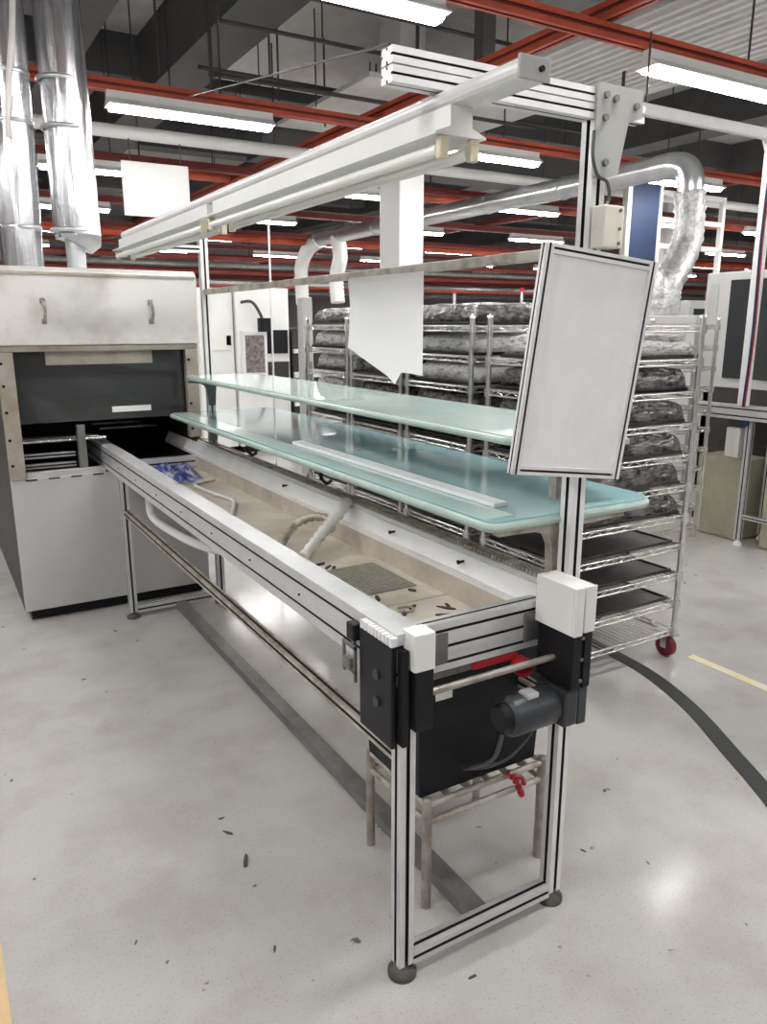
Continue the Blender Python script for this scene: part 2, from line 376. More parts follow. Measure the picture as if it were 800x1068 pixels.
# sensor bracket on the left rail
sb = part(MB().bbox(.775, 1.435, .845, .799, 1.47, .885, .004), 'sensor', 'black')
part(MB().box(.778, 1.44, .835, .786, 1.448, .845).box(.776, 1.43, .745, .782, 1.437, .835).box(.776, 1.485, .755, .782, 1.492, .83)
     .box(.776, 1.43, .825, .782, 1.492, .833).box(.776, 1.43, .765, .782, 1.492, .771).bbox(.770, 1.445, .775, .784, 1.475, .80, .003), 'bracket', 'steel_dark', sb)
# overhead arms, gusset, lamp beam, cross bar
ar = part(MB().ext('x', .797, 1.303, 1.305, 1.345, 2.0075, 2.036, 1, 1, sl=.0045, dp=.006).ext('x', .797, 1.303, 1.305, 1.345, 1.976, 2.0045, 1, 1, sl=.0045, dp=.006), 'overhead_arm', 'alu_white')
part(MB().ext('x', .92, 1.31, 4.035, 4.065, 1.905, 1.94), 'overhead_arm', 'alu_white')
g = MB().prism([(1.300, 2.045), (1.435, 2.045), (1.437, 1.99), (1.395, 1.975), (1.372, 1.87), (1.345, 1.86), (1.300, 1.86)], 'y', 1.296, 1.303)
gs = part(g, 'gusset_plate', 'grey_panel')
for x, z in ((1.322, 2.022), (1.350, 2.018), (1.413, 2.01), (1.322, 1.978), (1.330, 1.89)): part(MB().cyl((x, 1.296, z), (x, 1.289, z), .0075, 8), 'bolt', 'steel_dark', gs)
part(MB().ext('x', 1.40, 1.46, 1.31, 1.34, 1.985, 2.02), 'stub_arm', 'alu')
pr = [(.957, 1.942), (.957, 1.9745)]
for k in range(7):
    a = math.radians(90 + 15*k); pr.append((.912 + .0165*math.cos(a), 1.958 + .0165*math.sin(a)))
for k in range(4):
    a = math.radians(180 + 30*k); pr.append((.910 + .0145*math.cos(a), 1.9565 + .0145*math.sin(a)))
bm_ = part(MB().prism(pr, 'y', 1.075, 3.93), 'lamp_beam', 'alu_white')
part(MB().bbox(.893, 1.068, 1.939, .960, 1.0745, 1.9755, .002), 'beam_end_plate', 'grey_panel', bm_)
part(MB().cyl((.938, 1.068, 1.957), (.938, 1.063, 1.957), .005, 8), 'beam_screw', 'black', bm_)
part(MB().bbox(1.31, 1.345, 1.698, 1.335, 4.03, 1.724, .003), 'cross_bar', 'alu_dirty')
# cables on the post and the switch box
part(MB().tube(smooth_path([(1.298, 1.30, 1.95), (1.29, 1.292, 1.90), (1.305, 1.29, 1.862), (1.335, 1.29, 1.85), (1.35, 1.295, 1.82), (1.335, 1.292, 1.80), (1.325, 1.288, 1.79)]), .004, 7), 'cable', 'cable')
sw = part(MB().bbox(1.306, 1.262, 1.712, 1.366, 1.302, 1.80, .004), 'switch_box', 'white_plastic')
b = MB()
for x, z in ((1.352, 1.79), (1.352, 1.722), (1.352, 1.752)): b.cyl((x, 1.262, z), (x, 1.259, z), .004, 8)
part(b, 'screw', 'steel_dark', sw)
# shelves carried by the posts
def shelf(x0, x1, y0, y1, z, m, t=.022):
    pl = []; r = .07
    for cx, cy, a0 in ((x1-r, y0+r, -90), (x1-r, y1-r, 0), (x0+.03, y1-.03, 90), (x0+.03, y0+.03, 180)):
        rr_ = r if cx > (x0+x1)/2 else .03
        for k in range(7):
            a = math.radians(a0 + 15*k); pl.append((cx + rr_*math.cos(a), cy + rr_*math.sin(a)))
    b = MB().prism(pl, 'z', z-.004, z)
    sh = part(b, 'shelf', m)
    pl2 = [(x + (.004 if x < (x0+x1)/2 else -.004), y) for x, y in pl]
    part(MB().prism(pl, 'z', z-t, z-.0045).tube([(x, y, z-t/2-.002) for x, y in pl], t/2-.001, 8, closed=True), 'shelf_edge', 'mint_edge', sh, bevel=.002)
    return sh
s1 = shelf(1.10, 1.66, 1.352, 4.02, 1.10, 'teal', .026)
s2 = shelf(1.19, 1.575, 1.40, 4.0, 1.29, 'mint', .022)
part(MB().bbox(1.20, 1.47, 1.1005, 1.245, 2.70, 1.112, .002), 'label_strip', 'paper', s1)
part(MB().box(1.104, 1.385, 1.1002, 1.196, 3.99, 1.1012), 'edge_band', 'mint', s1)
for z, sh in ((1.10, s1), (1.29, s2)):
    for y in (1.375, 4.0):
        part(MB().prism([(1.13 if z < 1.2 else 1.2, z-.027), (1.55, z-.027), (1.55, z-.04), (1.345, z-.045), (1.335, z-.16), (1.305, z-.16), (1.30, z-.085), (1.285, z-.055), (1.26, z-.043), (1.13 if z < 1.2 else 1.2, z-.04)], 'y', y-.013, y+.013), 'shelf_bracket', 'steel_dark' if y > 3 else 'alu_dirty')
# hanging hook under lower shelf
for y in (2.35, 3.05): part(MB().tube([(1.15, y, 1.07), (1.15, y, 1.03), (1.17, y, 1.01), (1.19, y, 1.02)], .007, 8), 'hook', 'black', s1)
# drain hose below the tray
part(MB().tube(smooth_path([(.95, 4.0, .76), (.95, 4.0, .66), (.952, 3.99, .59), (.955, 3.93, .565), (.955, 3.75, .566), (.955, 3.3, .60), (.96, 2.9, .66), (.965, 2.7, .74)]), .019, 12), 'drain_hose', 'paper')

# ---- loose things in the tray
def corr(pts, r, amp=.17):
    P = smooth_path(pts, 5)
    return MB().tube(P, r, 12, rf=lambda i, k: 1 + (amp if i % 2 else -amp))
tag(MB().tube(smooth_path([(1.225, 3.74, .782), (1.12, 3.68, .782), (1.09, 3.62, .782), (1.11, 3.40, .782), (1.135, 3.25, .782), (1.11, 3.14, .782), (1.02, 2.92, .782), (.99, 2.80, .782), (1.0, 2.55, .782), (1.01, 2.36, .782)], 4), .009, 10).build('hose', 'hose'),
    'thin white hose snaking along the tan conveyor tray beside the blue bag', 'hose')
tag(corr([(1.035, 2.255, .792), (1.09, 2.285, .825), (1.15, 2.32, .86), (1.22, 2.36, .893), (1.285, 2.40, .925)], .019).build('corrugated_hose', 'hose'),
    'white corrugated hose rising from the tray onto the right conveyor rail', 'hose')
tag(corr([(.985, 2.36, .79), (1.02, 2.42, .795), (1.07, 2.47, .815), (1.12, 2.49, .845), (1.17, 2.45, .87), (1.20, 2.39, .865), (1.18, 2.345, .84)], .015).build('corrugated_hose', 'alu_dirty'),
    'dirty grey corrugated hose bent in a loop beneath the white corrugated hose', 'hose')
b = MB(); vs = []; fs = []; nx, ny = 16, 22
for j in range(ny+1):
    for i in range(nx+1):
        u, v = i/nx, j/ny; e = min(u, 1-u, v, 1-v)
        h = .075*min(1, e*5) * (.6 + .6*noise.noise(Vector((u*4, v*5, 3)))) + .012*noise.noise(Vector((u*13, v*15, 1)))
        vs.append((.93+.28*u + .05*(v-.5), 3.76+.38*v, .774 + max(0, h)))
for j in range(ny):
    for i in range(nx): a = j*(nx+1)+i; fs.append((a, a+1, a+nx+2, a+nx+1))
tag(b.add(vs, fs, True).build('plastic_bag', 'blue', fix=False), 'crumpled blue and white bag lying in the far end of the tray', 'bag')
# perforated mesh sheet
b = MB()
for i in range(13):
    x = 1.02+.2*i/12; b.box(x, 1.86, .773, x+.006, 2.12, .776)
for j in range(17):
    y = 1.86 + .26*j/16; b.box(1.02, y, .7735, 1.226, y+.006, .7765)
tag(b.build('mesh_sheet', 'mesh_grey'), 'grey perforated mesh sheet lying flat on the tan tray', 'mesh sheet')
RR = random.Random(3)
for i in range(14):
    x, y = ((1.02+.2*RR.random()), (1.5+.33*RR.random())) if i < 9 else (1.0+.1*RR.random(), 2.12+.12*RR.random())
    a = RR.random()*3; L_ = .012+.016*RR.random(); w = .004+.004*RR.random(); b = MB(); vs = []
    for k in range(7):
        t = 2*math.pi*k/7; q = .7+.5*RR.random(); vs.append((x+math.cos(a)*L_*math.cos(t)*q-math.sin(a)*w*math.sin(t)*q, y+math.sin(a)*L_*math.cos(t)*q+math.cos(a)*w*math.sin(t)*q))
    b.prism(vs, 'z', .7725, .7725+.003+.004*RR.random())
    tag(b.build('debris_scrap', 'debris'), 'small dark scrap of debris lying on the tan conveyor tray', 'debris', 'dark scraps in the tray')
tag(MB().tube([(1.085+.022*math.cos(t*.4), 1.70+.022*math.sin(t*.4), .7765) for t in range(16)], .004, 7, closed=True).build('ring_clip', 'mesh_grey'), 'small open grey ring lying on the tray near the mesh sheet', 'ring')

for i, (x, y, L_) in enumerate(((.655, 1.90, .03), (.655, 2.05, .02), (.66, 2.13, .012), (.60, 1.55, .012), (.92, 1.36, .02), (.98, 1.22, .014), (.30, 1.75, .008), (1.55, 1.42, .012))):
    a = 1.2+i; b = MB(); vs = []
    for k in range(8):
        t = 2*math.pi*k/8; q = .6+.5*RR.random(); vs.append((x+math.cos(a)*L_*math.cos(t)*q-math.sin(a)*L_*.3*math.sin(t)*q, y+math.sin(a)*L_*math.cos(t)*q+math.cos(a)*L_*.3*math.sin(t)*q))
    b.prism(vs, 'z', .0003, .003)
    tag(b.build('floor_scrap', 'debris'), 'small dark scrap lying on the pale floor near the conveyor feet', 'debris', 'dark scraps on the floor')
# ---- unlit fluorescent fixtures below the lamp beam
def off_fixture(y0, y1, label):
    t = thing('tube_light', label, 'lamp', (.92, (y0+y1)/2, 1.9415), 'unlit tube lights under the lamp beam')
    MB().prism([(.895, 1.9415), (.945, 1.9415), (.945, 1.905), (.978, 1.893), (.978, 1.889), (.862, 1.889), (.862, 1.893), (.895, 1.905)], 'y', y0, y1).build('housing', 'white', t)
    for x in (.885, .955):
        MB().cyl((x, y0+.02, 1.866), (x, y1-.02, 1.866), .0115, 14).build('tube', 'tube_off', t)
        for yy in (y0+.003, y1-.020): MB().bbox(x-.010, yy, 1.849, x+.010, yy+.016, 1.8885, .003).build('tube_holder', 'cream', t)
    return t
off_fixture(1.26, 2.60, 'unlit white twin tube light, nearer one hung under the slanting lamp beam')
off_fixture(2.66, 3.98, 'unlit white twin tube light, farther one under the lamp beam above the machine end')

# ---- framed board on the post
bd = thing('notice_board', 'blank white board in an aluminium frame fixed to the near conveyor post', 'board', (1.252, 1.247, 1.457))
bd.rotation_euler = (math.radians(1.3), math.radians(6.5), math.radians(-8.5))
bd.rotation_mode = 'YXZ'
def loc(b, name, m, par): 
    me = b.build(name, m, origin=(0, 0, 0)); me.location = (0,0,0); me.parent = par; return me
W2, H2 = .146, .243
fr = loc(MB().ext('z', -H2, H2, -W2, -W2+.02, -.010, .010, sl=.005, dp=.005).ext('z', -H2, H2, W2-.02, W2, -.010, .010, sl=.005, dp=.005)
    .ext('x', -W2+.02, W2-.02, -.010, .010, H2-.02, H2, sl=.005, dp=.005).ext('x', -W2+.02, W2-.02, -.010, .010, -H2, -H2+.02, sl=.005, dp=.005), 'frame', 'alu_white', bd)
loc(MB().box(-W2+.02, -.004, -H2+.02, W2-.02, .003, H2-.02), 'panel', 'board', bd)
loc(MB().bbox(-.02, .0105, -.15, .02, .03, -.11, .003).bbox(.0, .0105, .13, .05, .03, .17, .003), 'clamp', 'steel_dark', bd)

# hanging papers
def sheet(poly, xy, name, m, label, cat, th=.0012):
    """flat sheet with a slight curl; poly in (u, z), xy maps u to the plane"""
    b = MB(); n = len(poly)
    P = [xy(u, z) for u, z in poly]; nrm = Vector(xy(0, 0)) ; d = (Vector(xy(1, 0)) - Vector(xy(0, 0))).normalized(); nn = Vector((-d.y, d.x, 0))*th
    b.add([Vector(p) for p in P], [list(range(n))])   # one sheet of paper
    return tag(b.build(name, m), label, cat)
sheet([(2.424, 1.700), (2.40, 1.703), (1.949, 1.700), (1.949, 1.398), (2.02, 1.402), (2.075, 1.402), (2.115, 1.362), (2.16, 1.385), (2.43, 1.47), (2.42, 1.52), (2.41, 1.60)],
      lambda u, z: (1.302 + .004*math.sin(u*9), u, z), 'paper_sheet', 'paper_thin', 'large blank white paper with pointed bottom hanging from the horizontal bar', 'paper')
sg = thing('hanging_sign', 'blank white sign hanging under the white ceiling pipe beyond the lamp beam', 'sign', (1.985, 7.25, 2.47))
MB().bbox(1.70, 7.24, 2.47, 2.285, 7.26, 2.915, .004).build('sign_panel', 'white', sg)
for x in (1.78, 2.22): MB().cyl((x, 7.25, 2.912), (x, 7.25, 3.095), .006, 6).build('hanger', 'rod', sg)

# ---- stand and black bin under the conveyor
st = thing('bin_stand', 'low stainless steel stand under the near end of the conveyor', 'stand', (1.215, 1.63, 0))
X0, X1, Y0, Y1 = 1.014, 1.416, 1.475, 1.777
for x, y in ((X0,Y0),(X1,Y0),(X0,Y1),(X1,Y1)):
    MB().tube([(x,y,0),(x,y,.325),(x,y,.333),(x,y,.336)], [.0135,.0135,.011,.004], 14).build('leg', 'alu_brown', st)
for z in (.315, .262):
    for p, q in (((X0,Y0),(X1,Y0)), ((X0,Y1),(X1,Y1)), ((X0,Y0),(X0,Y1)), ((X1,Y0),(X1,Y1))):
        MB().cyl((*p, z), (*q, z), .0095, 12).build('rail', 'alu_dirty', st)
for k in range(5):
    x = X0 + (X1-X0)*(k+1)/6; MB().box(x-.012, Y0, .3235, x+.012, Y1, .3255).build('slat', 'alu_brown', st)
bn = thing('bin', 'large black plastic bin standing on the steel stand', 'bin', (1.205, 1.64, .326))
b = MB(); bm0 = [(1.002, 1.492), (1.40, 1.492), (1.40, 1.765), (1.002, 1.765)]
vs = []; zz = [(.3265, .0), (.68, .014), (.695, .016), (.695, .024), (.715, .024), (.715, .010), (.345, -.012)]
for z, e in zz:
    for (x, y) in bm0: vs.append((x + (e if x > 1.2 else -e), y + (e if y > 1.6 else -e), z))
fs = [(3,2,1,0)] + [(i*4+k, i*4+(k+1) % 4, i*4+4+(k+1) % 4, i*4+4+k) for i in range(6) for k in range(4)] + [(24,25,26,27)]
b.add(vs, fs).build('body', 'black_box', bn, bevel=.005)
MB().box(1.005, 1.4755, .57, 1.026, 1.478, .64).build('sticker', 'yellow', bn)['label'] = 'yellow sticker'
MB().box(1.036, 1.4755, .607, 1.088, 1.478, .632).build('sticker', 'white', bn)['label'] = 'white label'
tag(MB().tube(smooth_path([(1.08, 1.262, .61), (1.085, 1.30, .52), (1.09, 1.40, .44), (1.12, 1.455, .40), (1.20, 1.462, .375), (1.28, 1.462, .38), (1.33, 1.45, .43), (1.335, 1.40, .52), (1.285, 1.27, .60)]), .0055, 8).build('cable', 'cable'),
    'thin dark cable looping down in front of the black bin from the motor', 'cable')
b = MB().tube(smooth_path([(1.275, 1.462, .334), (1.285, 1.452, .322), (1.30, 1.45, .30), (1.315, 1.452, .27), (1.325, 1.455, .25)]), [.007+.004*math.sin(i) for i in range(33)], 9)
b.tube(smooth_path([(1.285, 1.448, .325), (1.31, 1.444, .315), (1.325, 1.446, .29)]), .007, 8)
tag(b.build('rag', 'red'), 'small red rag tied to the top rail of the steel stand', 'rag')

# ------------------------------------------------------------------ soldering machine
mc = thing('soldering_machine', 'large grey soldering machine with open mouth where the conveyor ends', 'machine', (.83, 5.0, 0))
def mp(b, name, m, par=mc, **k): return b.build(name, m, par, **k)
mp(MB().bbox(.36, 4.30, .0, 1.30, 5.9, .06, .004), 'plinth', 'black')
mp(MB().bbox(.33, 4.26, .062, 1.335, 4.285, .775, .006), 'front_panel', 'machine')
mp(MB().box(.33, 4.286, .062, .352, 5.95, 1.43), 'side_panel', 'interior'); mp(MB().box(1.313, 4.286, .062, 1.335, 5.95, 1.43), 'side_panel', 'interior')
mp(MB().box(.352, 5.92, .062, 1.313, 5.95, 1.43).box(.352, 4.34, .74, 1.313, 5.92, .75), 'inner_shell', 'interior')
hd = mp(MB().prism([(4.235, 1.445), (4.235, 1.80), (4.26, 1.825), (6.0, 1.825), (6.0, 1.445)], 'x', .325, 1.345), 'hood', 'hood', bevel=.006)
mp(MB().bbox(.335, 4.228, 1.785, 1.335, 4.234, 1.80, .002), 'hood_seam', 'frame_tan', hd)
for x in (.563, 1.09):
    mp(MB().tube(smooth_path([(x, 4.235, 1.665), (x, 4.205, 1.65), (x+.004, 4.198, 1.61), (x, 4.205, 1.575), (x, 4.235, 1.56)], 6), .008, 8).box(x-.012, 4.229, 1.65, x+.012, 4.2345, 1.675).box(x-.012, 4.229, 1.55, x+.012, 4.2345, 1.575), 'handle', 'alu_brown', hd)
mp(MB().bbox(.33, 4.25, 1.415, 1.335, 4.30, 1.444, .003), 'mouth_frame', 'frame_tan')
for x0, x1 in ((.33, .405), (1.268, 1.335)):
    p_ = mp(MB().bbox(x0, 4.25, .776 if x0 < 1 else .93, x1, 4.30, 1.414, .003), 'mouth_frame', 'frame_tan')
    for z in (.85, .98, 1.12, 1.25, 1.36)[0 if x0 < 1 else 1:]: mp(MB().cyl(((x0+x1)/2-.02, 4.25, z), ((x0+x1)/2-.02, 4.245, z), .008, 8), 'bolt', 'black', p_)
gl = mp(MB().bbox(.405, 4.315, 1.05, 1.268, 4.325, 1.414, .002), 'window', 'dark_glass')
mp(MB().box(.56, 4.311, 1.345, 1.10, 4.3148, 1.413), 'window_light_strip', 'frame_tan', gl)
mp(MB().box(.868, 4.311, 1.088, 1.075, 4.3148, 1.118), 'label_plate', 'white', gl)
for k in range(3): mp(MB().cyl((.41, 4.40+.22*k, .945-.02*k), (.84, 4.40+.22*k, .945-.02*k), .010, 10), 'roller', 'chrome')
for k in range(3): mp(MB().cyl((.90, 4.9+.25*k, .93), (1.25, 4.9+.25*k, .93), .010, 10), 'roller', 'chrome')
for z in (.80, .855): mp(MB().ext('x', .41, .675, 4.40, 4.43, z, z+.025), 'guide_bar', 'alu')
mp(MB().bbox(.68, 4.31, .776, .72, 4.36, 1.03, .004), 'inner_post', 'steel_dark')
mp(MB().box(.41, 4.27, .776, .80, 4.33, .80), 'sill', 'machine')
for k in range(4): mp(MB().box(.40+.11*k, 4.2565, .765, .455+.11*k, 4.2598, .772), 'vent_slot', 'black')
# exhaust ducts above it
def duct_rings(p0, p1, r, n, wr):
    P = [Vector(p0).lerp(Vector(p1), i/n) for i in range(n+1)]
    def rf(i, k):
        t = i/n; a = wr*min(1, max(.15, (.5-t)*4))
        return 1 + a*.7*noise.noise(Vector((math.cos(k*.26)*3, math.sin(k*.26)*3, i*.16))) + .28*a*((k % 3)-1)
    return MB().tube(P, r, 24, rf=rf)
def exhaust(x, xt, y, r, label, collar):
    d = thing('exhaust_duct', label, 'duct', (x, y, 1.826), 'silver exhaust ducts above the soldering machine')
    z0 = 2.0 if collar else 1.8265
    duct_rings((x + (.02 if collar else 0), y, z0), (xt, y, 4.75), r, 60, .12).build('duct_body', 'foil', d)
    for z, e in ((2.04, .006), (2.55, .008), (2.78, .006), (3.4, .006)):
        t = (z-1.83)/2.92; xx = x+(xt-x)*t
        MB().tube([(xx, y, z-.012), (xx, y, z-.006), (xx, y, z+.006), (xx, y, z+.012)], [r, r+e, r+e, r], 24, caps=False).build('band', 'galv', d)
    if collar:
        MB().tube([(x, y, 1.8265), (x, y, 2.0)], .05, 18).build('neck', 'galv', d)
        MB().tube([(x+.01, y, 1.965), (x+.02, y, 1.985), (x+.02, y, 2.02)], [.085, r+.002, r+.004], 22).build('collar', 'galv', d)
    return d
exhaust(.545, .60, 4.66, .100, 'wrinkled silver exhaust duct rising from the machine hood at far left edge', False)
exhaust(.815, .815, 4.66, .115, 'thicker silver exhaust duct with narrow neck, right of the leftmost duct', True)

tag(MB().tube(smooth_path([(.655, 4.52, 4.8), (.645, 4.50, 3.6), (.60, 4.49, 3.05), (.55, 4.49, 2.72), (.525, 4.49, 2.55), (.52, 4.50, 2.45)]), .014, 8).build('hanging_strap', 'hose'), 'pale strap hanging down in front of the leftmost silver duct', 'strap')
# ------------------------------------------------------------------ racks
def make_rack():
    X0, X1, Y0, Y1 = 2.2, 2.92, 0., .55
    r = thing('wire_rack', 'x', 'rack', (2.56, .275, 0), 'chrome wire racks in a row')
    for x, y in ((X0,Y0),(X1,Y0),(X0,Y1),(X1,Y1)):
        b = MB().cyl((x,y,.125), (x,y,1.575), .0125, 12)
        b.tube([(x,y,1.575),(x,y,1.585),(x,y,1.592)], [.0145,.0145,.004], 12)
        for k in range(28): b.tube([(x,y,.15+.05*k), (x,y,.153+.05*k)], .0137, 10, caps=False)
        b.build('post', 'chrome', r)
        y0_ = y; y = y + (.035 if y < .2 else -.035)
        c = MB().box(x-.022, y-.055, .113, x+.022, y+.055, .1249); c.box(x-.022, y-.016, .045, x-.018, y+.016, .113).box(x+.018, y-.016, .045, x+.022, y+.016, .113)
        ca = c.build('caster', 'chrome', r)
        MB().tube([(x-.016, y, .052), (x-.013, y, .052), (x+.013, y, .052), (x+.016, y, .052)], [.045, .052, .052, .045], 22).build('wheel', 'red_wheel', ca)
    for i in range(11):
        z = .145 + .1395*i; b = MB()
        for zz in (z, z-.022):
            for p, q in (((X0,Y0),(X1,Y0)), ((X0,Y1),(X1,Y1)), ((X0,Y0),(X0,Y1)), ((X1,Y0),(X1,Y1))): b.cyl((*p, zz), (*q, zz), .0048, 6)
        for k in range(24):
            x = X0+.015+(X1-X0-.03)*k/23; b.box(x-.0015, Y0, z+.0032, x+.0015, Y1, z+.0062)
        for k in range(14):
            xa = X0 + (X1-X0)*k/14; xb = X0 + (X1-X0)*(k+1)/14
            za, zb = (z, z-.022) if k % 2 else (z-.022, z)
            for y in (Y0, Y1): b.cyl((xa,y,za), (xb,y,zb), .0032, 5)
        for k in range(10):
            ya = Y0 + (Y1-Y0)*k/10; yb = Y0 + (Y1-Y0)*(k+1)/10
            za, zb = (z, z-.022) if k % 2 else (z-.022, z)
            for x in (X0, X1): b.cyl((x,ya,za), (x,yb,zb), .0032, 5)
        for x, y in ((X0,Y0),(X1,Y0),(X0,Y1),(X1,Y1)): b.cyl((x,y,z-.03), (x,y,z+.008), .019, 10)
        b.build('wire_shelf', 'chrome', r)
    return r
rack0 = make_rack()
rack_specs = [(0, 2.215, 'chrome wire rack with red wheels, the one nearest the camera', 'the nearest rack'),
              (0, 2.895, 'chrome wire rack seen behind the shelves, second in its row from the camera', 'the second-nearest rack'),
              (0, 3.51, 'chrome wire rack seen behind the shelves, third in its row from the camera', 'the third-nearest rack'),
              (0, 4.11, 'chrome wire rack at the far end of its row, beside white machines', 'the farthest rack')]
def make_tray():
    b = MB(); x0, x1, y0, y1 = -.335, .335, -.25, .25
    b.box(x0, y0, 0, x1, y1, .006)
    for a in ((x0,y0,x1,y0+.008), (x0,y1-.008,x1,y1), (x0,y0,x0+.008,y1), (x1-.008,y0,x1,y1)): b.box(a[0], a[1], 0, a[2], a[3], .014)
    t = b.build('board_tray', 'black_mat', origin=(0,0,0)); return t
def make_bundle(seed, m):
    b = MB(); vs = []; fs = []; nx, ny = 14, 12; hx, hy = .315, .253
    for j in range(ny+1):
        for i in range(nx+1):
            u, v = math.sin((i/nx*2-1)*math.pi/2), math.sin((j/ny*2-1)*math.pi/2)
            u, v = math.sin(u*math.pi/2), math.sin(v*math.pi/2)
            h = .088*max(0, (1-abs(u)**14))**.25*max(0, (1-abs(v)**14))**.25
            q = Vector((u*3, v*3, seed)); h *= 1+.10*noise.noise(q); h += .012*noise.noise(q*2.5) if h > .01 else 0
            vs.append((u*hx+.02*noise.noise(q+Vector((5,0,0))), v*hy+.02*noise.noise(q+Vector((0,7,0))), max(0, h)))
    for j in range(ny):
        for i in range(nx): a = j*(nx+1)+i; fs.append((a, a+1, a+nx+2, a+nx+1))
    n_ = len(vs); ring = list(range(nx+1)) + [k*(nx+1)+nx for k in range(1, ny+1)] + [ny*(nx+1)+k for k in range(nx-1, -1, -1)] + [k*(nx+1) for k in range(ny-1, 0, -1)]
    b.add(vs, fs, True); b.f.append(ring[::-1]); b.sm.append(False)
    o = b.build('wrapped_boards', m, origin=(0,0,0)); return o
tray0 = make_tray(); bun = [make_bundle(1.3, 'bag'), make_bundle(4.1, 'bag'), make_bundle(7.7, 'bag_pale')]
used = set(); RK = random.Random(11)
ordn = ['topmost', 'second', 'third', 'fourth', 'fifth', 'sixth', 'seventh', 'eighth', 'ninth', 'tenth', 'lowest']
def place(src, loc_, rz, label, cat, group):
    if src.name in used: o = src.copy(); COL.objects.link(o)
    else: o = src; used.add(src.name)
    o.location = loc_; o.rotation_euler = (0, 0, rz); return tag(o, label, cat, group)
for ri, (dx, y, lab, short) in enumerate(rack_specs):
    r = rack0 if ri == 0 else copy_tree(rack0)
    r.location = (2.56+dx, y+.275, 0); r['label'] = lab
    for i in range(11):
        z = .145+.1395*i+.0068; k = 10-i
        lv = ordn[k]
        lv = lv + (' shelf' if lv in ('topmost', 'lowest') else ' shelf from the top')
        if i == 0 or (i == 10 and ri == 0): continue
        dz = 0
        xx = 2.56+dx+RK.uniform(-.015, .015); yy = y+.275+RK.uniform(-.006, .006)
        place(tray0, (xx, yy, z), RK.uniform(-.012, .012), 'black board tray on the %s of %s' % (lv, short), 'tray', 'black trays on the wire racks')
        if i >= 4:
            pale = (ri == 3 and i in (8, 9, 7)) or (ri == 1 and i in (8, 9)) or (ri == 2 and i == 9) or (ri == 0 and i == 9)
            s_ = bun[2] if pale else bun[RK.randint(0, 1)]
            place(s_, (xx, yy, z+.0143), RK.uniform(-.02, .02) + (math.pi if RK.random() < .5 else 0),
                  ('pale' if pale else 'dark shiny') + ' wrapped boards on the %s of %s' % (lv, short), 'boards', 'wrapped board stacks on the wire racks')
r = copy_tree(rack0); r.location = (2.56+1.77, 3.44+.275, 0); r['label'] = 'chrome wire rack behind the nearest rack, by the long work table'
wb = None
for c_ in [k for k in bpy.data.objects if k.parent == r]:
    for w_ in [k for k in bpy.data.objects if k.parent == c_]:
        if w_.name.startswith('wheel'):
            if wb is None: wb = w_.data.copy(); wb.materials[0] = M['rubber']
            w_.data = wb
r['label'] = 'chrome wire rack behind the nearest rack, by the long work table'; r['group'] = 'chrome wire racks in a row'

# ------------------------------------------------------------------ red rails and lamps
rails = [(3.52, 'bright red ceiling rail above the nearest lit lamps at upper right', 'red_rail'),
         (5.97, 'red ceiling rail above the long lamp right of the silver ducts', 'red_rail'),
         (8.42, 'dark red ceiling rail just beyond the blank white hanging sign', 'red_dark'),
         (11.15, 'dark red ceiling rail above the fourth row of lamps', 'red_dark'),
         (13.85, 'dark red ceiling rail above the fifth row of lamps', 'red_dark'),
         (16.55, 'dark red ceiling rail above the sixth row of lamps', 'red_dark'),
         (19.25, 'dark red ceiling rail above the last row of lamps', 'red_dark')]
for i, (y, lab, m) in enumerate(rails):
    t = thing('ceiling_rail', lab, 'rail', (8, y, 3.1), 'red ceiling rails across the hall')
    MB().ext('x', -5, 24, y-.035, y+.035, 3.11, 3.19, 1, 1, sl=.02, dp=.02).build('rail_bar', m, t)
    b = 0
    for x in [-3.2+2.68*k for k in range(10)]:
        MB().cyl((x, y, 3.19), (x, y, 4.8 if not any(a-.02 < x < c+.02 for a, c in ((1.55, 1.86), (2.64, 3.16), (-1.6,-1.1), (6.3, 6.8), (9.9,10.4),(13.5,14),(17.2,17.7))) else 4.15), .008, 6).build('hanger_rod', 'rod', t)
def lamp_mesh():
    t = thing('ceiling_lamp', 'x', 'lamp', (.6, 0, 3.0))
    MB().prism([(-.03, 3.108), (.03, 3.108), (.03, 3.06), (.085, 3.02), (.085, 3.012), (-.085, 3.012), (-.085, 3.02), (-.03, 3.06)], 'x', 0, 1.22).build('housing', 'white', t)
    MB().prism([(-.055, 3.0118), (-.05, 2.992), (-.03, 2.983), (.03, 2.983), (.05, 2.992), (.055, 3.0118)], 'x', .02, 1.2).build('tube', 'lamp', t)
    return t
lamp0 = lamp_mesh(); first = True
rown = ['nearest', 'second', 'third', 'fourth', 'fifth', 'sixth', 'seventh']
def Qx(p):
    d = Vector(p) - Vector((0, 0, H)); k = d.dot(fw); return (400+F*d.dot(rt)/k, 534-F*d.dot(up)/k) if k > .05 else (-999, -999)
